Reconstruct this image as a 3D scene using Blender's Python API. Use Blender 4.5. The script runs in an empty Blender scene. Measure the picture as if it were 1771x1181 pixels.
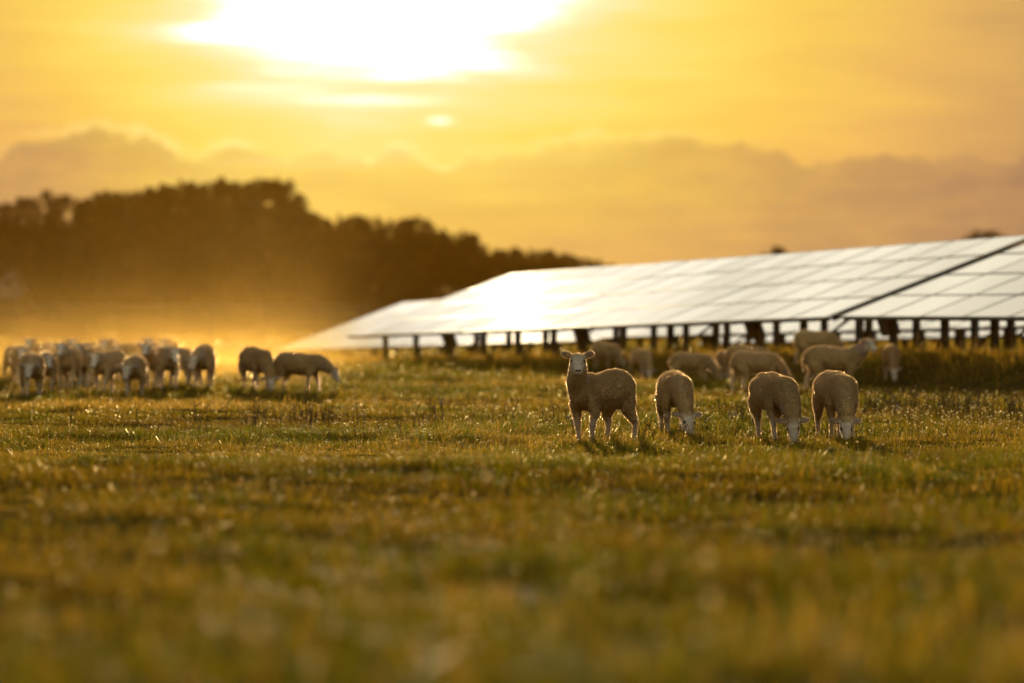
import bpy, bmesh, math, random
import numpy as np
from mathutils import Vector, Matrix, Quaternion
random.seed(7); rng = np.random.default_rng(7)
R = math.radians
sc = bpy.context.scene
COL = sc.collection
F = 6640.0; CX = 885.5; HY = 537.0; CH = 1.44       # photo pixels per unit tangent, centre column, eye-level row, eye height
def wx(px, Y): return (px - CX) / F * Y
def wz(py, Y): return CH - (py - HY) / F * Y
SUN_AZ, SUN_EL = -2.2, 6.8

# ------------------------------------------------------------------ helpers
def link(o, parent=None):
    COL.objects.link(o)
    if parent is not None: o.parent = parent
    return o
def tag(o, label=None, cat=None, group=None, kind=None):
    if label: o['label'] = label
    if cat: o['category'] = cat
    if group: o['group'] = group
    if kind: o['kind'] = kind
    return o
def empty(name, loc=(0, 0, 0), rz=0.0, s=1.0):
    o = bpy.data.objects.new(name, None); o.empty_display_size = .2
    o.location = loc; o.rotation_euler = (0, 0, rz); o.scale = (s, s, s)
    return link(o)
def copy_tree(o, parent=None):
    c = o.copy(); COL.objects.link(c)
    if parent is not None: c.parent = parent
    for ch in o.children: copy_tree(ch, c)
    return c
def mesh_np(name, V, Fc, mat, parent=None, tint=None, smooth=False):
    """V (n,3); Fc list of (k,m) int arrays of faces with m corners."""
    me = bpy.data.meshes.new(name)
    V = np.asarray(V, np.float32)
    me.vertices.add(len(V)); me.vertices.foreach_set('co', V.ravel())
    loops = np.concatenate([f.ravel() for f in Fc]).astype(np.int32)
    counts = np.concatenate([np.full(len(f), f.shape[1]) for f in Fc]).astype(np.int32)
    starts = (np.cumsum(counts) - counts).astype(np.int32)
    me.loops.add(len(loops)); me.loops.foreach_set('vertex_index', loops)
    me.polygons.add(len(counts)); me.polygons.foreach_set('loop_start', starts)
    if smooth: me.polygons.foreach_set('use_smooth', np.ones(len(counts), bool))
    me.update(calc_edges=True); me.validate()
    if tint is not None:
        a = me.attributes.new('tint', 'FLOAT_COLOR', 'POINT')
        t = np.ones((len(V), 4), np.float32); t[:, :3] = tint
        a.data.foreach_set('color', t.ravel())
    me.materials.append(mat)
    o = bpy.data.objects.new(name, me)
    return link(o, parent)
class MB:
    """collects boxes / tubes, builds ONE mesh"""
    def __init__(s): s.v = []; s.f = []; s.m = []; s.mi = 0
    def add(s, vs, fs):
        b = len(s.v); s.v += [tuple(x) for x in vs]
        for f in fs: s.f.append(tuple(i + b for i in f)); s.m.append(s.mi)
    def box(s, c, d, M=None):
        vs = [Vector((c[0] + sx * d[0] / 2, c[1] + sy * d[1] / 2, c[2] + sz * d[2] / 2)) for sx in (-1, 1) for sy in (-1, 1) for sz in (-1, 1)]
        if M is not None: vs = [M @ v for v in vs]
        s.add(vs, [(0, 1, 3, 2), (4, 6, 7, 5), (0, 4, 5, 1), (2, 3, 7, 6), (0, 2, 6, 4), (1, 5, 7, 3)])
    def loft(s, pts, n=12, up=Vector((0, 0, 1))):
        """pts: (pos, ra, rb[, up]) elliptical rings along a path; ra across, rb along up"""
        P = [Vector(p[0]) for p in pts]; k = len(P); rings = []
        for i in range(k):
            d = (P[min(i + 1, k - 1)] - P[max(i - 1, 0)]).normalized()
            u = Vector(pts[i][3]) if len(pts[i]) > 3 else up
            w = d.cross(u)
            if w.length < 1e-3: w = d.cross(Vector((1, 0, 0)))
            w.normalize(); u2 = w.cross(d).normalized()
            rings.append([P[i] + w * (math.cos(a) * pts[i][1]) + u2 * (math.sin(a) * pts[i][2]) for a in [2 * math.pi * j / n for j in range(n)]])
        vs = [v for r in rings for v in r]; fs = []
        for i in range(k - 1):
            for j in range(n):
                a, b = i * n + j, i * n + (j + 1) % n
                fs.append((a, b, b + n, a + n))
        fs.append(tuple(reversed(range(n)))); fs.append(tuple((k - 1) * n + j for j in range(n)))
        s.add(vs, fs)
    def tube(s, a, b, r0, r1=None, n=6): s.loft([(a, r0, r0), (b, r1 or r0, r1 or r0)], n)
    def mesh(s, name, mats, smooth=False):
        me = bpy.data.meshes.new(name); me.from_pydata(s.v, [], s.f)
        for m in (mats if isinstance(mats, (list, tuple)) else [mats]): me.materials.append(m)
        me.polygons.foreach_set('material_index', s.m)
        if smooth: me.polygons.foreach_set('use_smooth', [True] * len(s.f))
        me.update(); return me
    def build(s, name, mats, parent=None, smooth=False):
        return link(bpy.data.objects.new(name, s.mesh(name, mats, smooth)), parent)
def sst(x, a, b):
    t = np.clip((np.asarray(x, float) - a) / (b - a), 0, 1); return t * t * (3 - 2 * t)
class Sines:
    def __init__(s, seed, wl, n=14):
        r = np.random.default_rng(seed); a = r.uniform(0, 2 * np.pi, n); k = 2 * np.pi / (wl * r.uniform(.6, 1.7, n))
        s.kx, s.ky, s.ph, s.n = k * np.cos(a), k * np.sin(a), r.uniform(0, 6.28, n), n
    def __call__(s, X, Y):
        o = 0
        for i in range(s.n): o = o + np.sin(s.kx[i] * X + s.ky[i] * Y + s.ph[i])
        return o / math.sqrt(s.n / 2)          # about unit variance

# ------------------------------------------------------------------ node helper
class NT:
    def __init__(s, tree): s.t = tree
    def n(s, typ, **kw):
        nd = s.t.nodes.new(typ)
        for k, v in kw.items(): setattr(nd, k, v)
        return nd
    def plug(s, sock, v):
        if hasattr(v, 'is_linked') or isinstance(v, bpy.types.NodeSocket): s.t.links.new(v, sock)
        elif v is not None: sock.default_value = v
    def m(s, op, a, b=None, c=None, clamp=False):
        nd = s.n('ShaderNodeMath', operation=op); nd.use_clamp = clamp
        for i, v in enumerate((a, b, c)):
            if v is not None: s.plug(nd.inputs[i], v)
        return nd.outputs[0]
    def mix(s, f, a, b, blend='MIX'):
        nd = s.n('ShaderNodeMix', data_type='RGBA', blend_type=blend); nd.clamp_factor = True
        s.plug(nd.inputs[0], f); s.plug(nd.inputs[6], a if not isinstance(a, tuple) else (*a, 1)); s.plug(nd.inputs[7], b if not isinstance(b, tuple) else (*b, 1))
        return nd.outputs[2]
    def ramp(s, f, stops, interp='LINEAR'):
        nd = s.n('ShaderNodeValToRGB'); cr = nd.color_ramp; cr.interpolation = interp
        while len(cr.elements) < len(stops): cr.elements.new(.5)
        for e, (p, c) in zip(cr.elements, stops):
            e.position = p; e.color = (*c, 1) if len(c) == 3 else c
        s.plug(nd.inputs[0], f); return nd.outputs[0]
    def smooth(s, x, a, b):
        nd = s.n('ShaderNodeMapRange', interpolation_type='SMOOTHSTEP'); s.plug(nd.inputs[0], x)
        nd.inputs[1].default_value = a; nd.inputs[2].default_value = b; return nd.outputs[0]
    def noise(s, vec, scale, detail=4, rough=.5, dist=0.):
        nd = s.n('ShaderNodeTexNoise'); nd.inputs['Scale'].default_value = scale; nd.inputs['Detail'].default_value = detail
        nd.inputs['Roughness'].default_value = rough; nd.inputs['Distortion'].default_value = dist
        if vec is not None: s.plug(nd.inputs['Vector'], vec)
        return nd.outputs[0]
    def xyz(s, x, y, z=0.):
        nd = s.n('ShaderNodeCombineXYZ')
        for i, v in enumerate((x, y, z)): s.plug(nd.inputs[i], v)
        return nd.outputs[0]
def srgb(r, g, b):
    f = lambda c: c / 12.92 if c <= .04045 else ((c + .055) / 1.055) ** 2.4
    return (f(r / 255), f(g / 255), f(b / 255))
def material(name):
    m = bpy.data.materials.new(name); m.use_nodes = True; t = NT(m.node_tree)
    b = m.node_tree.nodes['Principled BSDF']; out = m.node_tree.nodes['Material Output']
    return m, t, b, out

# ------------------------------------------------------------------ world
def make_world():
    w = bpy.data.worlds.new('World'); sc.world = w; w.use_nodes = True
    tr = w.node_tree; tr.nodes.clear(); t = NT(tr)
    out = t.n('ShaderNodeOutputWorld'); bg = t.n('ShaderNodeBackground'); bg.inputs['Strength'].default_value = .1
    sky = t.n('ShaderNodeTexSky', sky_type='NISHITA'); sky.sun_disc = False
    sky.sun_elevation = R(SUN_EL); sky.sun_rotation = R(SUN_AZ); sky.dust_density = 3.0; sky.air_density = 1.4
    tc = t.n('ShaderNodeTexCoord'); sep = t.n('ShaderNodeSeparateXYZ'); t.plug(sep.inputs[0], tc.outputs['Generated'])
    x, y, z = sep.outputs
    az = t.m('MULTIPLY', t.m('ARCTAN2', x, y), 57.2958); el = t.m('MULTIPLY', t.m('ARCSINE', z), 57.2958)
    # thin streaky cloud
    st = t.noise(t.xyz(t.m('MULTIPLY', az, .16), t.m('MULTIPLY', t.m('ADD', el, t.m('MULTIPLY', az, .03)), 1.15)), 1.0, 5, .55, .4)
    st2 = t.noise(t.xyz(t.m('MULTIPLY', az, .35), t.m('MULTIPLY', el, 3.2), 4.), 1.0, 4, .5, .3)
    sv = t.m('ADD', t.m('SUBTRACT', st, .5), t.m('ADD', t.m('MULTIPLY', t.m('SUBTRACT', st2, .5), .5), t.m('MULTIPLY', t.m('SUBTRACT', t.noise(t.xyz(t.m('MULTIPLY', az, .5), t.m('MULTIPLY', el, 7.), 7.), 1.0, 3, .5), .5), .3)))
    daz = t.m('SUBTRACT', az, SUN_AZ + .05); de = t.m('SUBTRACT', el, 5.0)
    dup = t.m('MAXIMUM', de, 0.); ddn = t.m('MINIMUM', de, 0.)
    wid = t.m('ADD', 1.75, t.m('MULTIPLY', dup, .40))
    ha = t.m('DIVIDE', daz, wid); va = t.m('ADD', ddn, t.m('MULTIPLY', dup, .09))
    r0 = t.m('SQRT', t.m('ADD', t.m('MULTIPLY', ha, ha), t.m('MULTIPLY', va, va)))
    r = t.m('ADD', t.m('ADD', r0, t.m('MULTIPLY', sv, 2.1)), t.m('MULTIPLY', t.smooth(az, -4., -8.), .9))
    C = lambda *c: srgb(*c)
    rn = t.m('DIVIDE', r, 8., clamp=True)
    col = t.ramp(rn, [(0., (1, .95, .84)), (.165, (1, .95, .80)), (.215, C(255, 244, 190)), (.285, C(253, 230, 138)), (.37, C(251, 220, 106)), (.47, C(240, 200, 93)),
                      (.60, C(225, 180, 98)), (.72, C(200, 160, 99)), (1., C(140, 115, 95))])
    col = t.mix(t.smooth(de, 3., 11.), col, (1., .91, .68))
    hi = t.m('SUBTRACT', 1., t.m('MULTIPLY', t.smooth(de, 1.5, 6.), .70))
    boost = t.m('ADD', 1., t.m('MULTIPLY', t.m('MULTIPLY', t.smooth(r, 1.85, .5), WHITE), hi))
    boost = t.m('ADD', boost, t.m('MULTIPLY', t.smooth(de, 8., 12.), .85))
    col = t.mix(1., col, t.xyz(boost, boost, boost), 'MULTIPLY')
    # cloud bank low over the horizon, lumpy lit top edge
    prof = [(-60, 285), (0, 275), (60, 246), (110, 236), (180, 227), (255, 233), (300, 258), (335, 273), (400, 250), (465, 268), (492, 281), (560, 262), (620, 272), (645, 279),
            (690, 258), (740, 276), (772, 296), (805, 270), (870, 266), (960, 256), (1100, 243), (1250, 251), (1310, 264), (1450, 276), (1850, 270)]
    pa = [((px - CX) / 115.9, (HY - py) / 115.9) for px, py in prof]
    f01 = t.m('DIVIDE', t.m('ADD', az, 9.), 18., clamp=True)
    hv = t.ramp(f01, [((a + 9.) / 18., (h / 4,) * 3) for a, h in pa])
    wn = t.noise(t.xyz(az, t.m('MULTIPLY', el, 1.3), 9.), 1.7, 8, .66)
    h = t.m('ADD', t.m('MULTIPLY', hv, 4.), t.m('MULTIPLY', t.m('SUBTRACT', wn, .5), .85))
    d = t.m('SUBTRACT', h, el)
    mask = t.smooth(d, -.02, .07)
    fade = t.m('SUBTRACT', 1., t.m('MULTIPLY', t.smooth(d, .2, 2.2), .45))
    side = t.smooth(t.m('ABSOLUTE', t.m('ADD', az, 1.2)), .3, 6.5)
    brk = t.noise(t.xyz(t.m('MULTIPLY', az, .8), t.m('MULTIPLY', el, 2.2), 2.), 1.0, 5, .6)
    dens = t.m('MULTIPLY', t.m('MULTIPLY', mask, fade), t.m('ADD', .66, t.m('MULTIPLY', t.smooth(brk, .35, .62), .40)))
    tintc = t.mix(side, (.86, .87, 1.0), (.62, .65, .96))
    col = t.mix(dens, col, t.mix(1., col, tintc, 'MULTIPLY'))
    rim = t.m('EXPONENT', t.m('MULTIPLY', t.m('POWER', t.m('DIVIDE', t.m('ADD', d, .05), .07), 2.), -1.))
    rim = t.m('MULTIPLY', rim, t.m('MULTIPLY', t.smooth(t.m('ABSOLUTE', daz), 6.5, 1.0), t.m('MULTIPLY', t.smooth(st2, .33, .58), .8)))
    col = t.mix(rim, col, (1.10, .92, .36))
    ga = lambda a0, e0, sa, se: t.m('EXPONENT', t.m('MULTIPLY', t.m('ADD', t.m('POWER', t.m('DIVIDE', t.m('SUBTRACT', az, a0), sa), 2.), t.m('POWER', t.m('DIVIDE', t.m('SUBTRACT', t.m('ADD', el, t.m('MULTIPLY', sv, .3)), e0), se), 2.)), -1.))
    wis = t.m('ADD', t.m('ADD', ga(-1.08, 2.84, .17, .06), t.m('MULTIPLY', ga(-2.2, 3.14, .95, .065), 1.)), t.m('MULTIPLY', ga(-3.6, 3.3, .8, .07), .35), clamp=True)
    col = t.mix(wis, col, (1.5, 1.4, 1.05))
    # glow only in the forward part of the sky; it thins out upwards and to the sides
    win = t.m('MULTIPLY', t.smooth(t.m('ABSOLUTE', az), 50., 8.), t.smooth(el, 32., 12.))
    win = t.m('MULTIPLY', win, t.smooth(el, -3., 0.))
    gl = t.m('MULTIPLY', win, 6.95)
    glow = t.mix(1., col, t.xyz(gl, gl, gl), 'MULTIPLY')
    base = t.mix(1., sky.outputs[0], NISH, 'MULTIPLY')
    dw = t.m('MULTIPLY', t.smooth(t.m('ABSOLUTE', az), 100., 25.), t.smooth(el, 45., 18.)); dim = t.m('SUBTRACT', 1., dw)
    base = t.mix(1., base, t.xyz(dim, dim, dim), 'MULTIPLY')
    tot = t.mix(1., base, glow, 'ADD')
    t.plug(bg.inputs['Color'], tot); t.plug(out.inputs['Surface'], bg.outputs[0])
WHITE = 3.0
NISH = (2.3, 1.9, 1.55)
make_world()
sl = bpy.data.lights.new('sun', 'SUN'); sl.energy = 5.0; sl.angle = R(.5); sl.color = (1.0, .76, .43)
so = link(bpy.data.objects.new('sun', sl))
sd = Vector((math.sin(R(SUN_AZ)) * math.cos(R(SUN_EL)), math.cos(R(SUN_AZ)) * math.cos(R(SUN_EL)), math.sin(R(SUN_EL))))
so.rotation_euler = (-sd).to_track_quat('-Z', 'Y').to_euler(); so.location = sd * 60

# ------------------------------------------------------------------ camera
cd = bpy.data.cameras.new('camera'); cd.lens = 135; cd.sensor_width = 36; cd.clip_end = 8000; cd.clip_start = .5
cam = link(bpy.data.objects.new('camera', cd)); cam.location = (0, 0, CH)
cam.rotation_euler = (R(90) - math.atan((590.5 - HY) / F), 0, 0)
cd.dof.use_dof = True; cd.dof.focus_distance = 42.0; cd.dof.aperture_fstop = 1.12; cd.dof.aperture_blades = 9
sc.camera = cam

# ------------------------------------------------------------------ terrain
RU = Vector((-.37, .929)); RS = .398                   # direction of the panel rows over the ground
def row_x(Y): return 6.3 + RS * (75 - Y)               # where the low edge of the front row runs
b1, b2, b3 = Sines(1, 11.), Sines(2, 3.2), Sines(3, 1.1)
def ground(X, Y):
    X = np.asarray(X, float); Y = np.asarray(Y, float)
    front = .16 * (1 - sst(Y, 29.5, 37.5)) + .17 * (1 - sst(Y, 13, 27))
    field = -.42 * sst(Y, 92, 138)
    hill = 3.0 * sst(Y, 225, 420) + 1.5 * sst(Y, 420, 900)
    solar = np.where(Y > 75, .60 - .0205 * (Y - 75), .60 + .004 * (75 - Y)); solar = np.maximum(solar, -.62)
    s = X - row_x(Y); k = sst(s, -2.4, -.1) * sst(Y, 40, 66) * (1 - sst(Y, 150, 210))
    z = front + field * (1 - k) + k * solar + hill
    amp = np.interp(Y, [0, 28, 36, 50, 70, 140, 300], [.035, .035, .02, .02, .03, .05, .3])
    ampb = amp * (1 - .55 * k)
    return z + ampb * b1(X, Y * .8) + .013 * b2(X, Y * 1.0) * np.interp(Y, [0, 34, 40, 60], [1, .8, .5, .8]) + .004 * b3(X, Y)
def g1(X, Y): return float(ground(X, Y))

def ground_material():
    m, t, b, out = material('pasture_soil')
    tc = t.n('ShaderNodeTexCoord').outputs['Object']
    n1 = t.noise(tc, .9, 6, .6); n2 = t.noise(tc, 14., 5, .6)
    c = t.ramp(n1, [(.3, (.035, .036, .005)), (.5, (.058, .044, .008)), (.68, (.10, .066, .018))])
    c = t.mix(t.m('MULTIPLY', n2, .6), c, (.03, .028, .010))
    t.plug(b.inputs['Base Color'], c); b.inputs['Roughness'].default_value = .9; b.inputs['Specular IOR Level'].default_value = 0.
    bp = t.n('ShaderNodeBump'); bp.inputs['Strength'].default_value = .7; bp.inputs['Distance'].default_value = .04
    t.plug(bp.inputs['Height'], n2); t.plug(b.inputs['Normal'], bp.outputs[0])
    return m
def build_ground():
    ys = np.concatenate([np.arange(-30, 6, 3.), np.arange(6, 62, .4), np.arange(62, 160, .9), np.geomspace(160, 4000, 60)])
    tt = np.linspace(-1, 1, 181); tt = np.sign(tt) * np.abs(tt) ** 1.8
    hw = np.where(ys > 0, .55 * ys + 24, 24.)
    Y = np.repeat(ys[:, None], len(tt), 1); X = tt[None, :] * hw[:, None]
    Z = ground(X, Y); V = np.stack([X, Y, Z], -1).reshape(-1, 3)
    n, k = len(ys), len(tt); i, j = np.meshgrid(np.arange(n - 1), np.arange(k - 1), indexing='ij'); a = (i * k + j).ravel()
    Fq = np.stack([a, a + 1, a + k + 1, a + k], 1)
    o = mesh_np('ground', V, [Fq], ground_material(), smooth=True)
    tag(o, 'grazed pasture ground under the grass', kind='structure')
build_ground()

# ------------------------------------------------------------------ grass
def leaf_material(name, trans=.5, rough=.45, spec=.5, tscale=(1.25, 1.15, .55), fwd=0., frough=.5):
    m, t, b, out = material(name)
    at = t.n('ShaderNodeAttribute', attribute_name='tint').outputs['Color']
    t.plug(b.inputs['Base Color'], at); b.inputs['Roughness'].default_value = rough; b.inputs['Specular IOR Level'].default_value = spec
    tl = t.n('ShaderNodeBsdfTranslucent'); t.plug(tl.inputs['Color'], t.mix(1., at, tscale, 'MULTIPLY'))
    mx = t.n('ShaderNodeMixShader'); mx.inputs[0].default_value = trans
    t.plug(mx.inputs[1], b.outputs[0]); t.plug(mx.inputs[2], tl.outputs[0]); res = mx.outputs[0]
    if fwd:      # thin tissue passes light mostly straight on
        rf = t.n('ShaderNodeBsdfRefraction'); rf.inputs['Roughness'].default_value = frough; rf.inputs['IOR'].default_value = 1.04; t.plug(rf.inputs['Color'], t.mix(.45, at, (.8, .72, .5)))
        m2 = t.n('ShaderNodeMixShader'); m2.inputs[0].default_value = fwd; t.plug(m2.inputs[1], res); t.plug(m2.inputs[2], rf.outputs[0]); res = m2.outputs[0]
    t.plug(out.inputs['Surface'], res)
    return m
M_grass = leaf_material('grass_blades', .55, .6, .07, (1.3, 1.12, .45), .06, .42)
M_fluff = leaf_material('seed_fluff', .6, .5, .5, (1, .95, .8), .5, .45)
M_stalk = leaf_material('dry_stalks', .2, .6, .3)
c1, c2, c3 = Sines(11, 2.4), Sines(12, .7), Sines(13, 9.)
def scatter(y0, y1, dens, margin=2.2):
    area_n = int(dens * (y1 - y0) * (.2667 * (y0 + y1) / 2 + 2 * margin))
    Y = np.sqrt(rng.uniform(y0 ** 2, y1 ** 2, int(area_n * 1.0)))
    X = rng.uniform(-1, 1, len(Y)) * (.1334 * Y + margin)
    return X, Y
G_GREEN, G_OLIVE, G_STRAW, G_BROWN = map(np.array, ((.073, .090, .006), (.130, .104, .008), (.27, .185, .050), (.105, .065, .014)))
def grass_tint(X, Y, n):
    p = c1(X, Y) * .7 + c3(X, Y) * .8 + rng.normal(0, .75, n)
    q = c2(X, Y) * .5 + c3(Y * .7, X) * .8 + rng.normal(0, .8, n)
    t = np.where((p > .3)[:, None], G_GREEN, G_OLIVE)
    t = np.where((q > 1.25)[:, None], G_STRAW, t); t = np.where((q < -1.15)[:, None], G_BROWN, t)
    return t * rng.uniform(.65, 1.35, (n, 1))
def blades(name, bands, mat):
    Vs, Fq, Ft, T = [], [], [], []; base = 0
    for (y0, y1, dens, w, hm) in bands:
        X, Y = scatter(y0, y1, dens); kp = (c2(X * .6, Y * .5) + .8 * c3(Y, X) > -1.5) | (rng.random(len(X)) < .25); X, Y = X[kp], Y[kp]; n = len(X); Z = ground(X, Y)
        k = c1(X * 1.3, Y * 1.3) + .6 * c2(X, Y)
        h = hm * np.exp(rng.normal(0, .38, n)) * (1 + .42 * np.clip(k, -1.3, 2.0)) * (1 + .28 * np.clip(c3(X, Y), -1.5, 1.8))
        h *= np.where(rng.random(n) < .03, 1.9, 1.)
        a = rng.uniform(0, 2 * np.pi, n); la = rng.uniform(0, 2 * np.pi, n); lean = np.abs(rng.normal(.65, .5, n)) * h
        ww = w * rng.uniform(.6, 1.5, n)
        dx, dy = np.cos(a) * ww / 2, np.sin(a) * ww / 2; lx, ly = np.cos(la) * lean, np.sin(la) * lean
        P = np.stack([X, Y, Z - .01], 1); D = np.stack([dx, dy, 0 * dx], 1); L = np.stack([lx, ly, 0 * lx], 1); U = np.zeros((n, 3)); U[:, 2] = h
        v = np.stack([P - D, P + D, P + .3 * L + .6 * U + .8 * D, P + .3 * L + .6 * U - .8 * D, P + L + U * (1 - .3 * np.minimum(lean / h, 1.8)[:, None])], 1)
        Vs.append(v.reshape(-1, 3)); i = base + 5 * np.arange(n)
        Fq.append(np.stack([i, i + 1, i + 2, i + 3], 1)); Ft.append(np.stack([i + 3, i + 2, i + 4], 1)); base += 5 * n
        T.append(np.repeat(grass_tint(X, Y, n) * (np.array([1.22, 1.12, .75]) if y1 <= 30 else np.array([1.22, 1.22, 1.2])), 5, 0))
    # rank unmown grass along the foot of the panels
    n = 10000; Y = rng.uniform(66, 108, n); s_ = rng.normal(-.1, .75, n); X = row_x(Y) + s_; Z = ground(X, Y); h = .15 * np.exp(rng.normal(0, .4, n)); a = rng.uniform(0, 6.28, n); la = rng.uniform(0, 6.28, n); ln = np.abs(rng.normal(.3, .25, n)) * h
    P = np.stack([X, Y, Z - .02], 1); D = np.stack([np.cos(a), np.sin(a), 0 * a], 1) * (.006 * rng.uniform(.6, 1.5, n))[:, None]; L = np.stack([np.cos(la) * ln, np.sin(la) * ln, 0 * la], 1); U = np.zeros((n, 3)); U[:, 2] = h
    Vs.append(np.stack([P - D, P + D, P + .3 * L + .6 * U + .8 * D, P + .3 * L + .6 * U - .8 * D, P + L + U], 1).reshape(-1, 3)); i = base + 5 * np.arange(n)
    Fq.append(np.stack([i, i + 1, i + 2, i + 3], 1)); Ft.append(np.stack([i + 3, i + 2, i + 4], 1)); T.append(np.repeat(np.array([[.34, .22, .045]]) * rng.uniform(.5, 1.3, (n, 1)), 5, 0))  # straw tint raised to brighten blades that stand in the panels' shadow
    o = mesh_np(name, np.concatenate(Vs), [np.concatenate(Fq), np.concatenate(Ft)], mat, tint=np.concatenate(T))
    return o
gr = blades('grass', [(8.5, 20, 700, .006, .062), (20, 30, 700, .0055, .058), (30, 50, 1700, .0048, .046), (50, 78, 800, .008, .050), (78, 130, 230, .016, .09), (130, 240, 70, .032, .13)], M_grass)
tag(gr, 'short olive green pasture grass mixed with dry straw', 'grass', kind='stuff')
def fluffs():
    pos, rad = [], []
    def put(X, Y, n, sx, sy, hz=.09):
        x = X + rng.normal(0, sx, n); y = Y + rng.normal(0, sy, n); z = ground(x, y) + rng.uniform(.3, 1.15, n) * hz
        pos.append(np.stack([x, y, z], 1)); rad.append(rng.uniform(.007, .019, n))
    X, Y = scatter(30, 50, 1.6); pos.append(np.stack([X, Y, ground(X, Y) + rng.uniform(.04, .11, len(X))], 1)); rad.append(rng.uniform(.004, .012, len(X)))
    X, Y = scatter(9, 30, 2.0); pos.append(np.stack([X, Y, ground(X, Y) + rng.uniform(.05, .16, len(X))], 1)); rad.append(rng.uniform(.005, .016, len(X)))
    X, Y = scatter(50, 95, .7); pos.append(np.stack([X, Y, ground(X, Y) + rng.uniform(.06, .15, len(X))], 1)); rad.append(rng.uniform(.009, .020, len(X)))
    for px, py, n in ((815, 722, 14), (835, 720, 12), (870, 722, 14), (890, 724, 10), (915, 728, 10), (950, 730, 10), (600, 722, 8), (660, 718, 8)):
        Yd = CH * F / (py - HY); put(wx(px, Yd), Yd, n, .10, .5, .14)
    for px, py, n in ((1520, 735, 50), (1580, 728, 50), (1640, 745, 46), (1700, 735, 50), (1750, 745, 46), (1240, 745, 26), (1600, 755, 40), (1400, 770, 14), (1290, 735, 26), (1640, 705, 40), (1730, 700, 40), (1550, 700, 30), (1400, 735, 18), (1120, 740, 16)):
        Yd = CH * F / (py - HY); put(wx(px, Yd), Yd, n, .32, 1.1, .17)
    for px, py, d, rr in ((68, 1078, 11.6, .013), (440, 1090, 11.4, .015), (540, 1146, 11.0, .013), (742, 1128, 11.1, .015), (1230, 1032, 12.4, .013), (276, 938, 14.5, .012), (585, 905, 15.5, .010), (655, 960, 14.2, .010), (840, 820, 21., .013), (735, 822, 20.5, .009), (1010, 872, 17., .010), (968, 900, 16., .010), (1222, 962, 14., .011), (1010, 1000, 12.6, .012), (1600, 1010, 12.5, .011), (1420, 930, 14.6, .010), (1210, 1095, 11.3, .012), (150, 960, 14., .010)):
        d *= .87; pos.append(np.array([[wx(px, d), d, max(wz(py, d), g1(wx(px, d), d) + .04)]])); rad.append(np.array([rr * 1.7]))
    P = np.concatenate(pos); r = np.concatenate(rad); n = len(P)
    ax = np.array([[1, 0, 0], [-1, 0, 0], [0, 1, 0], [0, -1, 0], [0, 0, 1], [0, 0, -1]], float)
    v = P[:, None, :] + ax[None] * r[:, None, None] * rng.uniform(.6, 1.3, (n, 6, 1))
    f = np.array([[0, 2, 4], [2, 1, 4], [1, 3, 4], [3, 0, 4], [2, 0, 5], [1, 2, 5], [3, 1, 5], [0, 3, 5]])
    Fc = (6 * np.arange(n)[:, None, None] + f[None]).reshape(-1, 3)
    # a thin stem under every head
    dz_ = ground(P[:, 0], P[:, 1]) - P[:, 2] - .01; jx = rng.normal(0, .01, n)
    th = .0016; q = np.stack([P + [-th, 0, 0], P + [th, 0, 0], P + np.stack([jx + th, 0 * r, dz_], 1), P + np.stack([jx - th, 0 * r, dz_], 1)], 1).reshape(-1, 3)
    Fs = 6 * n + np.arange(4 * n).reshape(-1, 4)
    T = np.concatenate([np.tile([.75, .66, .46], (6 * n, 1)), np.tile([.22, .17, .06], (4 * n, 1))])
    tag(mesh_np('seed_heads', np.concatenate([v.reshape(-1, 3), q]), [Fc, Fs], M_fluff, tint=T), 'small pale fluffy seed heads scattered through the grass', 'seed heads', kind='stuff')
fluffs()
def stalk_mesh(mb, x, y, h, lean, la, br, thick):
    z = g1(x, y) - .02; p0 = Vector((x, y, z)); p1 = p0 + Vector((math.cos(la) * lean * .4, math.sin(la) * lean * .4, h * .6)); p2 = p0 + Vector((math.cos(la) * lean, math.sin(la) * lean, h))
    mb.loft([(p0, thick, thick), (p1, thick * .8, thick * .8), (p2, thick * .4, thick * .4)], 3)
    for _ in range(br):
        s = random.uniform(.35, 1); q = p0.lerp(p1, s / .6) if s < .6 else p1.lerp(p2, (s - .6) / .4)
        a = random.uniform(0, 6.28); l = random.uniform(.03, .09) * (h / .3); e = q + Vector((math.cos(a) * l, math.sin(a) * l, random.uniform(.3, 1.1) * l))
        mb.tube(q, e, thick * .5, thick * .35, 3)
        if random.random() < .6: mb.loft([(e, .001, .001), (e + Vector((0, 0, .006)), thick * 1.7, thick * 1.7), (e + Vector((0, 0, .016)), .001, .001)], 4)
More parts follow.
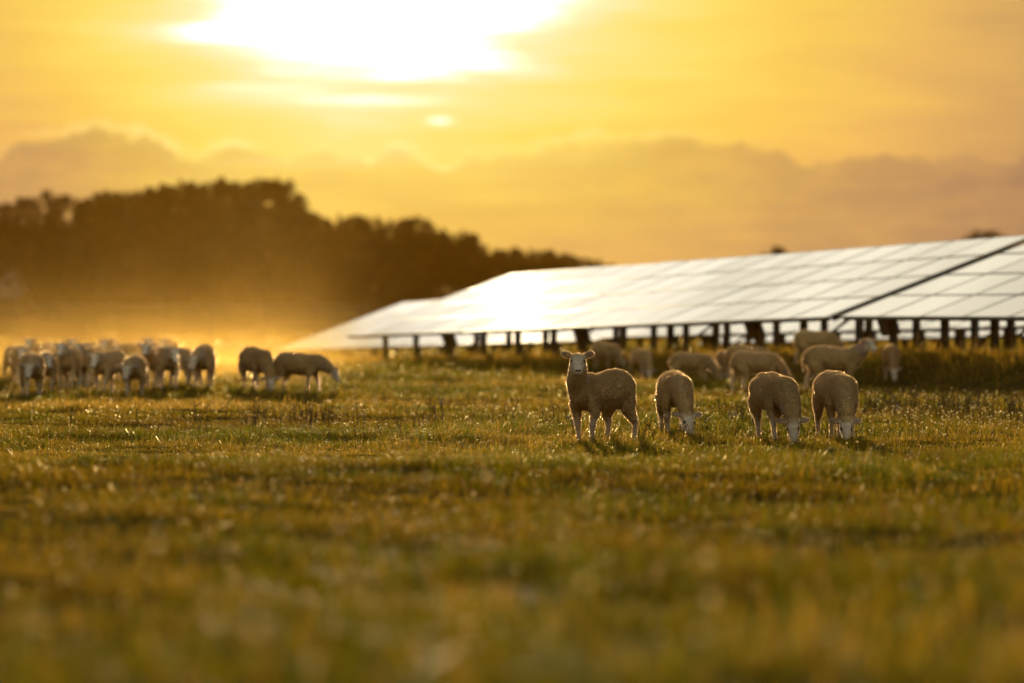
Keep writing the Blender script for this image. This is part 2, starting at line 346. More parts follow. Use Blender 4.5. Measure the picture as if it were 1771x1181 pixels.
def stalks():
    mb = MB()
    cl = [(500, 735, 26, .55), (545, 735, 16, .35), (420, 740, 8, .4), (240, 735, 5, .3), (610, 745, 7, .3), (120, 740, 4, .2), (690, 752, 8, .3), (1130, 752, 18, .3), (1560, 715, 60, .9), (1620, 725, 70, 1.0), (1700, 720, 80, 1.0), (1500, 715, 50, .7), (1740, 730, 60, .8), (1390, 750, 20, .4), (1230, 735, 20, .4), (860, 735, 16, .5), (985, 742, 8, .15), (1265, 740, 14, .3)]
    for px, py, n, sp in cl:
        Y = CH * F / (py - HY)
        for _ in range(n):
            yy = Y + random.gauss(0, 1.2); xx = wx(px, Y) + random.gauss(0, sp)
            stalk_mesh(mb, xx, yy, random.uniform(.14, .40), random.uniform(0, .12), random.uniform(0, 6.28), random.randint(1, 6), random.uniform(.0042, .0072))
    X, Y = scatter(13, 50, .55); X2, Y2 = scatter(50, 84, .35)
    for x, y in zip(np.concatenate([X, X2]), np.concatenate([Y, Y2])):
        stalk_mesh(mb, float(x), float(y), random.uniform(.08, .22), random.uniform(0, .08), random.uniform(0, 6.28), random.randint(0, 4), random.uniform(.0036, .006) * (1 if y < 50 else 1.6))
    # coarse weeds on the bank below the panels
    for _ in range(170):
        y = random.uniform(64, 86); x = row_x(y) + random.uniform(-3.2, .8)
        stalk_mesh(mb, x, y, random.uniform(.12, .34), random.uniform(0, .14), random.uniform(0, 6.28), random.randint(1, 5), random.uniform(.002, .0045))
    o = mb.build('dry_stalks', M_stalk)
    a = o.data.attributes.new('tint', 'FLOAT_COLOR', 'POINT'); n = len(o.data.vertices)
    t = np.ones((n, 4), np.float32); t[:, :3] = np.array([.075, .045, .018]) ; a.data.foreach_set('color', t.ravel())
    tag(o, 'thin brown dead weed stalks standing in the pasture', 'weeds', kind='stuff')
stalks()
def thistle(px, py, h, label, seed):
    random.seed(seed); Y = CH * F / (py - HY); x = wx(px, Y); mb = MB(); z = g1(x, Y)
    root = empty('dead_thistle', (x, Y, z)); tips = []
    def br(p, d, l, r, lv):
        e = p + d * l; mb.tube(p, e, r, r * .7, 5)
        if lv == 0: tips.append(e); return
        for _ in range(random.randint(2, 3)):
            nd = (d + Vector((random.gauss(0, .5), random.gauss(0, .5), random.gauss(.1, .3)))).normalized(); br(p.lerp(e, random.uniform(.5, 1)), nd, l * random.uniform(.45, .75), r * .7, lv - 1)
    br(Vector((0, 0, -.02)), Vector((.12, 0, 1)).normalized(), h * .5, .008, 3)
    st = mb.build('stem', M_stalk2, root)
    for e in tips:
        hd = MB(); hd.loft([(e - Vector((0, 0, .006)), .002, .002), (e, .014, .014), (e + Vector((.002, 0, .018)), .012, .012), (e + Vector((.004, 0, .032)), .004, .004)], 6)
        hd.build('seed_head', M_head, root)
    tag(root, label, 'thistle')
M_stalk2, t_, b_, _o = material('thistle_stem'); t_.plug(b_.inputs['Base Color'], t_.ramp(t_.noise(None, 30.), [(.3, (.05, .03, .014)), (.7, (.12, .075, .03))])); b_.inputs['Roughness'].default_value = .7
M_head, t_, b_, _o = material('thistle_head'); t_.plug(b_.inputs['Base Color'], t_.ramp(t_.noise(None, 60.), [(.3, (.14, .09, .04)), (.7, (.45, .34, .18))])); b_.inputs['Roughness'].default_value = .7
thistle(764, 738, .36, 'tall branching dead thistle alone in the grass left of the alert sheep', 3)
thistle(990, 752, .20, 'low dead thistle at the hooves of the alert sheep', 5)
thistle(1262, 746, .22, 'dead thistle between two grazing sheep in front', 8)
random.seed(21)

# ------------------------------------------------------------------ solar tables
def mat_panel():
    m, t, b, out = material('panel_glass')
    tc = t.n('ShaderNodeTexCoord').outputs['Object']
    n = t.noise(tc, 3., 5, .6)
    t.plug(b.inputs['Base Color'], t.ramp(n, [(.3, (.020, .024, .038)), (.7, (.040, .044, .056))]))
    t.plug(b.inputs['Roughness'], t.m('ADD', .02, t.m('MULTIPLY', n, .04))); b.inputs['IOR'].default_value = 1.52; b.inputs['Specular IOR Level'].default_value = .6
    return m
def mat_steel(name, c, rough=.5, metal=0.):
    m, t, b, out = material(name); n = t.noise(t.n('ShaderNodeTexCoord').outputs['Object'], 9., 5, .6)
    t.plug(b.inputs['Base Color'], t.ramp(n, [(.3, tuple(x * .75 for x in c)), (.7, tuple(x * 1.2 for x in c))]))
    b.inputs['Roughness'].default_value = rough; b.inputs['Metallic'].default_value = metal; return m
M_glass = mat_panel(); M_frame = mat_steel('panel_frame', (.30, .30, .27), .42, .3); M_post = mat_steel('galvanised_post', (.075, .07, .06), .7, .1)
MODW, GAP, ROWH, NR, TILT = 1.68, .03, 1.25, 4, R(19.4)
def module_mesh():
    mb = MB(); w, h = MODW - GAP, ROWH - GAP; fr = .022
    mb.mi = 0
    for c, d in (((w / 2, fr / 2, 0), (w, fr, .04)), ((w / 2, h - fr / 2, 0), (w, fr, .04)), ((fr / 2, h / 2, 0), (fr, h - 2 * fr, .04)), ((w - fr / 2, h / 2, 0), (fr, h - 2 * fr, .04))): mb.box(c, d)
    mb.mi = 1; mb.box((w / 2, h / 2, .003), (w - 2 * fr, h - 2 * fr, .026))
    return mb.mesh('solar_panel', [M_frame, M_glass])
ME_mod = module_mesh()
def solar_table(P0, dz, nmod, label):
    """P0 low near corner; rows run along RU, rising dz per metre of ground run"""
    u = Vector((RU.x, RU.y, dz)).normalized(); vh = Vector((RU.y, -RU.x, 0)).normalized()
    v = (vh * math.cos(TILT) + Vector((0, 0, 1)) * math.sin(TILT)); v = (v - u * v.dot(u)).normalized(); nrm = v.cross(u) ; nrm = nrm if nrm.z > 0 else -nrm
    B = Matrix((( u.x, v.x, nrm.x), (u.y, v.y, nrm.y), (u.z, v.z, nrm.z))).to_4x4(); B.translation = Vector(P0)
    root = empty('solar_table', (P0[0], P0[1], g1(P0[0], P0[1])))
    tag(root, label, 'solar panel array', 'solar tables in rows')
    inv = Matrix.Translation(-Vector(root.location))
    for i in range(nmod):
        for j in range(NR):
            o = link(bpy.data.objects.new('solar_panel', ME_mod), root)
            jit = Matrix.Rotation(R(random.gauss(0, .12)), 4, 'X') @ Matrix.Rotation(R(random.gauss(0, .10)), 4, 'Y')
            o.matrix_local = inv @ B @ Matrix.Translation((i * MODW, j * ROWH, .09)) @ jit
    L = nmod * MODW; H = NR * ROWH; T = inv @ B
    for y in (.62, 1.9, 3.1, 4.35):
        mb = MB(); mb.box((L / 2, y, .035), (L - .02, .05, .07), T); mb.build('purlin', M_post, root)
    mb = MB(); mb.box((L / 2, .10, .025), (L - .04, .05, .05), T); mb.build('edge_beam', M_post, root)
    n = max(2, int(round(L / 2.3)) + 1)
    for k in range(n):
        x = .45 + (L - .9) * k / (n - 1) + random.uniform(-.28, .28) * (0 < k < n - 1)
        mb = MB(); mb.box((x, H * .5, -.052), (.06, H * .86, .10), T); mb.build('rafter', M_post, root)
        for y in (.95, 3.7):
            top = B @ Vector((x, y, -.10)); gz = g1(top.x, top.y)
            mb = MB(); hh = top.z - gz + .3; M = Matrix.Translation(Vector((top.x, top.y, gz - .3)) - Vector(root.location)) @ Matrix.Rotation(math.atan2(RU.y, RU.x), 4, 'Z')
            # C profile
            mb.box((0, -.055, hh / 2), (.16, .012, hh), M); mb.box((-.074, .0, hh / 2), (.012, .098, hh), M); mb.box((.074, .0, hh / 2), (.012, .098, hh), M)
            mb.build('post', M_post, root)
        if k % 3 == 1:
            mb = MB(); a_ = T @ Vector((x, 1.1, -.75)); b_ = T @ Vector((x, 3.55, -.16)); mb.tube(a_, b_, .03, n=6); mb.build('brace', M_post, root)
        if k % 4 == 2:
            mb = MB(); mb.box((x + .5, 1.0, -.42), (.55, .16, .42), T); mb.build('junction_box', M_post, root)
    # junction boxes and a cable tray hung below the lower panels, as on every table
    mb = MB(); mb.box((L / 2, 1.25, -.06), (L * .96, .10, .05), T); mb.build('cable_tray', M_post, root)
    return root
def row_pt(off, Y, z):   # off = perpendicular offset of the row behind the first
    X = row_x(Y) + off / RU.y; return (X, Y, z)
LT = 17 * MODW
# front row: the long table and the nearer one on the right
solar_table(row_pt(0, 75.3, 1.215), -.0190, 17, 'long pale solar table sloping down towards the middle of the field')
st2Y = 75.0 - .22
Ln = 8 * MODW
solar_table(row_pt(0, st2Y - Ln * RU.y, 1.225), .0, 8, 'nearest grey solar table at the right edge, large panels with dark seams')
# second row, one pitch behind: its far end shows beyond the long table
P = row_pt(8.0, 133 - LT * RU.y, 0); solar_table((P[0], P[1], -.03 + LT * RU.y * .0215), -.0200, 17, 'glaring white solar table behind, its far tip reaching furthest left')
P2 = row_pt(8.0, P[1] - .3 - LT * RU.y, 0); solar_table((P2[0], P2[1], .98 + .1), -.0165, 17, 'solar table of the second row seen between the posts of the long table')
P3 = row_pt(16.2, 120 - LT * RU.y, 0); solar_table((P3[0], P3[1], .85), -.0190, 17, 'solar table of the third row glimpsed low between posts on the right')

# ------------------------------------------------------------------ sheep
def wool_mat():
    m, t, b, out = material('shorn_wool')
    at = t.n('ShaderNodeAttribute', attribute_name='tint').outputs['Color']
    tc = t.n('ShaderNodeTexCoord').outputs['Object']
    n = t.noise(tc, 34., 5, .65); n2 = t.noise(tc, 5., 4, .6)
    wv = t.n('ShaderNodeTexWave', wave_type='BANDS', bands_direction='X'); wv.inputs['Scale'].default_value = 9.; wv.inputs['Distortion'].default_value = 5.; wv.inputs['Detail'].default_value = 3.
    t.plug(wv.inputs['Vector'], tc)
    k = t.m('MULTIPLY', t.m('ADD', .42, t.m('MULTIPLY', n2, 1.05)), t.m('MULTIPLY', t.m('ADD', .7, t.m('MULTIPLY', n, .6)), t.m('ADD', .78, t.m('MULTIPLY', t.n('ShaderNodeObjectInfo').outputs['Random'], .44)))); t.plug(b.inputs['Base Color'], t.mix(1., at, t.xyz(k, k, k), 'MULTIPLY'))
    b.inputs['Roughness'].default_value = .9; b.inputs['Specular IOR Level'].default_value = .15
    b.inputs['Sheen Weight'].default_value = .35; b.inputs['Sheen Roughness'].default_value = .4; b.inputs['Sheen Tint'].default_value = (1, .92, .8, 1)
    bp = t.n('ShaderNodeBump'); bp.inputs['Strength'].default_value = .8; bp.inputs['Distance'].default_value = .02
    t.plug(bp.inputs['Height'], t.m('ADD', t.m('MULTIPLY', n, .8), t.m('MULTIPLY', wv.outputs[1], .5))); t.plug(b.inputs['Normal'], bp.outputs[0])
    return m
M_wool = wool_mat(); M_fibre = leaf_material('wool_fibres', .75, .5, .4, (1.25, 1.2, 1.1), .48, .42)
M_eye, t_, b_, _o = material('eye'); b_.inputs['Roughness'].default_value = .15; t_.plug(b_.inputs['Base Color'], t_.ramp(t_.noise(None, 5.), [(0, (.008, .006, .004)), (1, (.02, .014, .008))]))
M_nose, t_, b_, _o = material('nose_skin'); b_.inputs['Roughness'].default_value = .45; t_.plug(b_.inputs['Base Color'], t_.ramp(t_.noise(None, 40.), [(.3, (.035, .024, .020)), (.7, (.07, .048, .04))]))
M_tag, t_, b_, _o = material('ear_tag_plastic'); b_.inputs['Roughness'].default_value = .4; t_.plug(b_.inputs['Base Color'], t_.ramp(t_.noise(None, 20.), [(0, (.75, .33, .04)), (1, (.85, .42, .06))]))
def ellipsoid(c, ax, rad, n=10, m=7):
    """loft points of an ellipsoid along axis 0 of the frame ax with radii rad"""
    pts = []
    for i in range(m):
        a = math.pi * (i + .02) / (m - 1 + .04); t = -math.cos(a); s = max(math.sin(a), .03)
        pts.append((c + ax[0] * (rad[0] * t), rad[1] * s, rad[2] * s, ax[2]))
    return pts
def make_sheep(neck, poll, head_yaw, head_pitch, ear_up=.15, swing=(0, 0, 0, 0), wide=1.0, roll=0., ear_back=.25, ear_face=0., tagged=False, voxel=.0115, fibres=15000, seed=0, tail=.30, hs=1.0, belly=1.0):
    random.seed(seed); r_ = np.random.default_rng(seed + 100)
    mb = MB(); Vx = Vector
    # trunk: x, centre z, half width, half height
    tr = [(-.500, .60, .03, .045), (-.488, .598, .095, .100), (-.45, .585, .150, .150), (-.38, .572, .195, .190), (-.29, .560, .216, .208), (-.17, .545, .228, .214), (-.04, .530, .240 * belly, .220 * belly), (.08, .522, .232 * belly, .214 * belly),
          (.19, .526, .205, .203), (.28, .536, .178, .190), (.36, .545, .145, .170), (.425, .553, .110, .138), (.455, .555, .05, .07)]
    mb.loft([((x, 0, z + .018), w * wide * .92, h * .965) for x, z, w, h in tr], 20)
    # neck
    pr = [Vx((.24, 0, .56))] + [Vx(p) for p in neck] + [Vx(poll)]
    k = len(pr); rr = [(.15, .185)] + [((.132 - .058 * i / (k - 2)), (.160 - .078 * i / (k - 2))) for i in range(k - 1)]
    mb.loft([(p, a * wide, b, (0, 0, 1) if abs((pr[-1] - pr[0]).normalized().z) < .75 else (-1, 0, 0)) for p, (a, b) in zip(pr, rr)], 16)
    # head frame
    cy, sy, cp, sp = math.cos(R(head_yaw)), math.sin(R(head_yaw)), math.cos(R(head_pitch)), math.sin(R(head_pitch))
    f = Vx((cy * cp, sy * cp, -sp)); up = Vx((cy * sp, sy * sp, cp)); w = f.cross(up).normalized()
    q = Quaternion(f, R(roll)); up = q @ up; w = q @ w
    P = Vx(poll)
    hd = [(-.055, .035, .04, -.005), (-.03, .062, .066, -.006), (.02, .073, .079, -.010), (.07, .073, .080, -.014), (.115, .062, .070, -.016), (.155, .049, .058, -.018), (.195, .042, .049, -.018), (.228, .041, .043, -.018), (.250, .034, .033, -.018), (.262, .016, .016, -.018)]
    mb.loft([(P + f * (t * hs) + up * o, a * hs, b * hs, up) for t, a, b, o in hd], 16)
    for s in (-1, 1):   # brow, ears
        c = P + f * .062 + up * .040 + w * (s * .046); mb.loft(ellipsoid(c, (f, w, up), (.034, .020, .020)), 8)
        e0 = P + f * .005 + up * .035 + w * (s * .058); d = (w * s + up * ear_up - f * ear_back).normalized()
        th = up * (1 - ear_face) + f * ear_face; th = (th - d * th.dot(d)).normalized(); wd = d.cross(th)
        el = [(0, .024, .020), (.02, .029, .017), (.05, .041, .014), (.085, .043, .0125), (.115, .033, .0115), (.140, .014, .010)]
        mb.loft([(e0 + d * t - up * (t * t * 1.2), a, b, th) for t, a, b in el], 12)
    # legs  order: front left, front right, hind left, hind right (left = +y)
    hoof_z = .0
    for i, s in enumerate((1, -1, 1, -1)):
        dx = swing[i]; lift = max(0, abs(dx) - .12) * .25
        if i < 2:
            L = [((.265, s * .105 * wide, .50), .062, .10), ((.262, s * .128 * wide, .415), .060, .082), ((.25 + .2 * dx, s * .128, .335), .047, .060), ((.262 + .45 * dx, s * .120, .26), .036, .040), ((.27 + .62 * dx, s * .116, .205), .034, .036), ((.268 + .75 * dx, s * .113, .14), .025, .025), ((.27 + .92 * dx, s * .112, .07 + lift), .026, .027), ((.278 + .97 * dx, s * .112, .035 + lift), .027, .030), ((.29 + dx, s * .112, .0 + lift), .033, .040)]
        else:
            L = [((-.33, s * .095 * wide, .53), .085, .125), ((-.335, s * .125 * wide, .44), .080, .120), ((-.315 + .25 * dx, s * .135 * wide, .36), .062, .092), ((-.355 + .55 * dx, s * .128, .285), .046, .058), ((-.41 + .8 * dx, s * .118, .225), .034, .040), ((-.412 + .88 * dx, s * .115, .16), .026, .028), ((-.400 + .96 * dx, s * .113, .08 + lift), .025, .026), ((-.392 + .98 * dx, s * .113, .04 + lift), .027, .030), ((-.375 + dx, s * .113, .0 + lift), .033, .040)]
        mb.loft([(p, a, b, (1, 0, 0)) for p, a, b in L], 12)
    # shoulder blades and hips give the shorn body its planes
    for s in (-1, 1):
        mb.loft(ellipsoid(Vx((.235, s * .095 * wide, .575)), (Vx((.35, 0, .94)).normalized(), Vx((0, 1, 0)), Vx((.94, 0, -.35))), (.155, .080, .085)), 10)
        mb.loft(ellipsoid(Vx((-.335, s * .070 * wide, .605)), (Vx((.4, 0, .92)).normalized(), Vx((0, 1, 0)), Vx((.92, 0, -.4))), (.155, .085, .11)), 10)
    if tail: mb.loft([((-.485, 0, .66), .028, .028, (1, 0, 0)), ((-.52, 0, .62), .030, .028, (1, 0, 0)), ((-.535, 0, .52), .030, .026, (1, 0, 0)), ((-.53, 0, .64 - tail), .018, .018, (1, 0, 0))], 8)
    me0 = mb.mesh('raw', M_wool); tmp = bpy.data.objects.new('raw', me0); COL.objects.link(tmp)
    rm = tmp.modifiers.new('r', 'REMESH'); rm.mode = 'VOXEL'; rm.voxel_size = voxel
    sm = tmp.modifiers.new('s', 'SMOOTH'); sm.factor = .5; sm.iterations = 7 if voxel < .013 else 4
    dg = bpy.context.evaluated_depsgraph_get(); dg.update()
    me = bpy.data.meshes.new_from_object(tmp.evaluated_get(dg)); bpy.data.objects.remove(tmp); bpy.data.meshes.remove(me0)
    me.name = 'body'; n = len(me.vertices); co = np.empty(n * 3, np.float32); me.vertices.foreach_get('co', co); co = co.reshape(-1, 3)
    nr = np.empty(n * 3, np.float32); me.vertices.foreach_get('normal', nr); nr = nr.reshape(-1, 3)
    # slow lumps in the fleece
    lum = Sines(seed + 50, .16, 10); tw = co.copy()
    trunkness = sst(co[:, 2], .36, .46) * (1 - sst(np.abs(co[:, 0] + .05), .40, .5))
    lu2 = Sines(seed + 70, .055, 10)
    d = (lum(co[:, 0] * 1.2 + co[:, 2], co[:, 1] * 1.3 + co[:, 2] * .8) * .0048 + lu2(co[:, 0] * 1.6 + co[:, 1], co[:, 2] * .8 - co[:, 1]) * .0022) * trunkness
    co = co + nr * d[:, None]; me.vertices.foreach_set('co', co.ravel())
    hp = co - np.array(P); ff = np.array(f); t = np.clip(hp @ ff, -.03, .25); dist = np.linalg.norm(hp - t[:, None] * ff, axis=1)
    ishead = (1 - sst(dist, .085, .15)) * sst(hp @ ff, -.06, .08); ew = np.abs(hp @ np.array(w)); isear = (ew > .088) & (np.linalg.norm(hp, axis=1) < .26)
    tint = np.tile(np.array([.56, .385, .19]), (n, 1)); hc = np.array([.72, .62, .52]); tint += ishead[:, None] * (hc - tint)
    leg = 1 - sst(co[:, 2], .22, .34); tint += (leg * (dist > .2))[:, None] * (np.array([.56, .46, .36]) - tint)
    tint[isear] = np.array([.40, .28, .22]) * (1 - .25 * r_.random((isear.sum(), 1)))
    tint[(co[:, 2] < .035) & (dist > .12)] = (.06, .045, .03)
    a = me.attributes.new('tint', 'FLOAT_COLOR', 'POINT'); tt = np.ones((n, 4), np.float32); tt[:, :3] = tint; a.data.foreach_set('color', tt.ravel())
    me.materials.clear(); me.materials.append(M_wool); me.polygons.foreach_set('use_smooth', np.ones(len(me.polygons), bool)); me.update()
    fibres = int(fibres * 4.5); root = empty('sheep'); link(bpy.data.objects.new('body', me), root)
    # short fleece fibres standing off the skin
    idx = r_.integers(0, n, fibres); p = co[idx]; nn = nr[idx]
    hl = np.where(ishead[idx] > .4, .006, np.where(isear[idx], .0055, np.where(leg[idx] > .5, .009, .014))) * r_.uniform(.5, 1.5, fibres)
    dr = nn + r_.normal(0, .38, (fibres, 3)) + np.array([-.25, 0, -.15]); dr /= np.linalg.norm(dr, axis=1)[:, None]
    sd_ = np.cross(dr, r_.normal(0, 1, (fibres, 3))); sd_ /= np.linalg.norm(sd_, axis=1)[:, None] + 1e-6; wdt = np.where(hl > .007, .0022, .0014)[:, None]
    p = p + r_.normal(0, .003, p.shape) - nn * .002
    v = np.stack([p - sd_ * wdt, p + sd_ * wdt, p + dr * (hl + .002)[:, None]], 1).reshape(-1, 3)
    mesh_np('fleece', v, [np.arange(3 * fibres).reshape(-1, 3)], M_fibre, root, tint=np.repeat(np.maximum(tint[idx] * 1.0, [.66, .50, .32]), 3, 0))
    for s in (-1, 1):
        e = MB(); c = P + f * (.082 * hs) + up * .026 + w * (s * .059 * hs); e.loft(ellipsoid(c, ((f - up * .35).normalized(), w, (up + f * .35).normalized()), (.025, .014, .016)), 10); e.build('eye', M_eye, root, True)
    e = MB(); c = P + f * (.252 * hs)
    e.loft(ellipsoid(c + up * .002 - f * .003, (w, f, up), (.030, .014, .012)), 10)
    for s in (-1, 1): e.loft(ellipsoid(c + w * (s * .016) + up * .004, (w, f, up), (.015, .013, .014)), 10)
    e.loft(ellipsoid(c - up * .020, (up, w, f), (.022, .008, .011)), 8)
    e.build('nose', M_nose, root, True)
    e = MB(); c = P + f * (.236 * hs) - up * .050; e.loft(ellipsoid(c, (w, f, up), (.034, .016, .007)), 8); e.build('mouth', M_nose, root, True)
    if tagged:
        s = 1; e0 = P + f * .012 + up * .035 + w * (s * .058); d = (w * s + up * ear_up - f * ear_back).normalized(); th = (up - d * up.dot(d)).normalized()
        e = MB(); c = e0 + d * .055 + f * .012; e.loft(ellipsoid(c, (d, th, f), (.012, .012, .010)), 8); e.build('ear_tag', M_tag, root, True)
    return root
def put(o, px, Y, heading, s=1.0, label=None, group=None, dz=0., flip=False):
    """heading: degrees, 0 = facing right in the picture, -90 = facing the camera"""
    X = wx(px, Y); o.location = (X, Y, g1(X, Y) - .005 + dz); o.rotation_euler = (0, 0, R(heading)); o.scale = (s * random.uniform(.96, 1.04), s * random.uniform(.94, 1.06) * (-1 if flip else 1), s * random.uniform(.97, 1.03))
    tag(o, label, 'sheep', group); return o
def graze(yl=0., x=.66, z=.235, yaw=0, pitch=66, **k):
    return make_sheep([(.36, yl * .15, .575), (.50, yl * .5, .46), (.60, yl * .85, .34)], (x, yl, z), yaw, pitch, **k)
# --- the four in front
alert = make_sheep([(.34, .0, .60), (.42, .02, .70), (.452, .05, .80)], (.475, .07, .89), 39, 24, hs=1.08, wide=.88, belly=.93, ear_up=.58, ear_back=.05, ear_face=.8, swing=(.02, -.05, -.05, .14), tagged=True, voxel=.0105, fibres=24000, seed=1, tail=.0)
put(alert, 1038, 42.0, -131, 1.02, 'pale shorn sheep standing alert, head up and looking at the camera, nearest of all', 'sheep grazing in the foreground')
gA = graze(.06, .66, .225, 18, 62, ear_up=.10, wide=.92, swing=(.0, -.06, .04, -.06), voxel=.0105, fibres=20000, seed=2, tail=.26)
put(gA, 1168, 44.6, -86, .95, 'slim sheep grazing head down just right of the alert sheep', 'sheep grazing in the foreground')
gB = graze(.02, .63, .225, -14, 64, ear_up=.05, wide=1.1, swing=(-.08, .08, -.05, .12), tagged=True, voxel=.0105, fibres=22000, seed=3, roll=8)
put(gB, 1341, 42.9, -77, .98, 'broad sheep grazing, rump to the left, second from right in front', 'sheep grazing in the foreground')
gC = graze(-.04, .64, .205, -6, 68, ear_up=.02, swing=(.05, -.06, .05, -.1), wide=1.1, voxel=.0105, fibres=22000, seed=4)
put(gC, 1447, 43.4, -82, .99, 'stout sheep grazing with ears level, rightmost of the front four', 'sheep grazing in the foreground')
# --- the group near the panels
gS = graze(.0, .68, .24, 0, 55, ear_up=.1, swing=(.09, -.08, -.06, .10), voxel=.014, fibres=11000, seed=5)
gS2 = graze(-.08, .66, .20, -25, 60, ear_up=.2, swing=(-.05, .12, .10, -.10), voxel=.014, fibres=11000, seed=6, tail=.22)
stand = make_sheep([(.36, 0, .61), (.47, -.02, .69), (.53, -.04, .77)], (.575, -.06, .835), -62, 30, ear_up=.05, swing=(.03, -.05, -.06, .08), voxel=.013, fibres=12000, seed=7)
GP = 'sheep grazing below the panels'
put(gS, 1308, 68.0, 22, .93, 'sheep grazing side on towards the right, nose behind the second front sheep from right', GP)
put(stand, 1443, 67.5, 6, 1.06, 'tall sheep standing side on below the panels, head raised towards the camera', GP)
put(copy_tree(gS2), 1196, 74.0, -6, .82, 'sheep grazing side on towards the right, first behind the alert sheep', GP)
put(copy_tree(gC), 1254, 75.0, -84, .80, 'slim sheep grazing head on between two side on sheep', GP)
put(copy_tree(gS2), 1294, 74.5, 15, .86, 'sheep mostly hidden, only its back showing over a grazing one', GP)
put(copy_tree(gS), 1412, 73.5, 12, .84, 'sheep grazing behind the tall standing sheep, half hidden', GP)
put(copy_tree(gA), 1541, 69.5, -96, .82, 'lone sheep grazing head on below the right hand panels', GP)
put(copy_tree(gS), 1048, 82.0, -48, .78, 'sheep grazing behind the head of the alert sheep, left of its neighbour', GP)
put(gS2, 1110, 79.0, -68, .80, 'sheep grazing under the panel edge, above the back of the alert sheep', GP)
# --- the two left of centre
GQ = 'pair of sheep grazing in the golden dust'
put(copy_tree(gB), 444, 66.5, -66, 1.0, 'left sheep of the grazing pair in the dust, head low', GQ)
half = make_sheep([(.37, .0, .585), (.50, .0, .53), (.59, .0, .47)], (.66, 0, .425), 0, 52, ear_up=.35, swing=(.08, -.10, .04, -.12), voxel=.014, fibres=11000, seed=9)
put(half, 519, 66.5, -20, .93, 'right sheep of the pair in the dust, side on below the panel tip', GQ)
# --- the flock on the left
walkA = make_sheep([(.36, 0, .60), (.46, .02, .63), (.53, .04, .655)], (.585, .06, .675), 10, 48, ear_up=.0, wide=.9, swing=(.12, -.10, -.14, .10), voxel=.014, fibres=9000, seed=10)
walkB = make_sheep([(.36, 0, .59), (.47, -.03, .58), (.55, -.07, .565)], (.61, -.10, .55), -16, 52, ear_up=-.1, wide=.92, swing=(-.12, .12, .10, -.14), voxel=.014, fibres=9000, seed=11)
walkC = make_sheep([(.35, 0, .61), (.43, -.02, .70), (.48, -.03, .76)], (.53, -.04, .80), -8, 40, ear_up=-.05, wide=.88, swing=(.14, -.06, .06, -.12), voxel=.014, fibres=9000, seed=12)
GF = 'flock of sheep walking through dust'
protos = (walkA, walkB, walkC)
flock = [(56, 63.5, -78, 1, 'sheep at the left of the flock with head turned low to the right'), (80, 66.5, -85, 0, 'sheep close behind the leftmost front sheep of the flock'), (119, 69.5, -92, 2, 'sheep with raised head in the gap left of the dark walking one'),
         (149, 71.5, -95, 2, 'sheep fading in dust just left of the dark walking one'), (188, 66.0, -112, 0, 'dark sheep striding with legs apart, head to the left'), (233, 64.0, -86, 1, 'broad sheep walking head on in the middle of the flock'),
         (262, 68.0, -90, 2, 'sheep half hidden between two head on walkers of the flock'), (290, 67.0, -80, 0, 'sheep walking head on just right of the flock centre'), (326, 71.0, -70, 1, 'sheep behind the rightmost walker of the flock'), (352, 67.5, -92, 1, 'rightmost sheep of the walking flock, head low'),
         (27, 79.0, -70, 1, 'small sheep fading into dust at far left')]
used = set()
for px, Y, hd_, k, lab in flock:
    o = protos[k] if k not in used else copy_tree(protos[k]); used.add(k)
    put(o, px, Y, hd_,  .99 + random.uniform(-.03, .03), lab, GF)
GR = 'sheep crowded at the back of the flock'
for i in range(18):
    px = 40 + i * 15 + random.uniform(-6, 6); Y = random.uniform(75, 90); o = copy_tree(protos[i % 3])
    put(o, px, Y, -90 + random.uniform(-28, 28), random.uniform(.96, 1.04), 'sheep in the dusty crowd at the back of the flock, only head or back showing', GR, flip=i % 2 == 0)
GD = 'sheep far off in the dust'
for i, (px, Y) in enumerate(((372, 150), (392, 158), (404, 146), (422, 155), (440, 152), (463, 148), (330, 160), (300, 150))):
    put(copy_tree((gS, half, walkA)[i % 3]), px, Y, random.choice((0, 180, -60, 20)), 1.0, 'tiny pale sheep blurred in dust far behind the flock', GD)

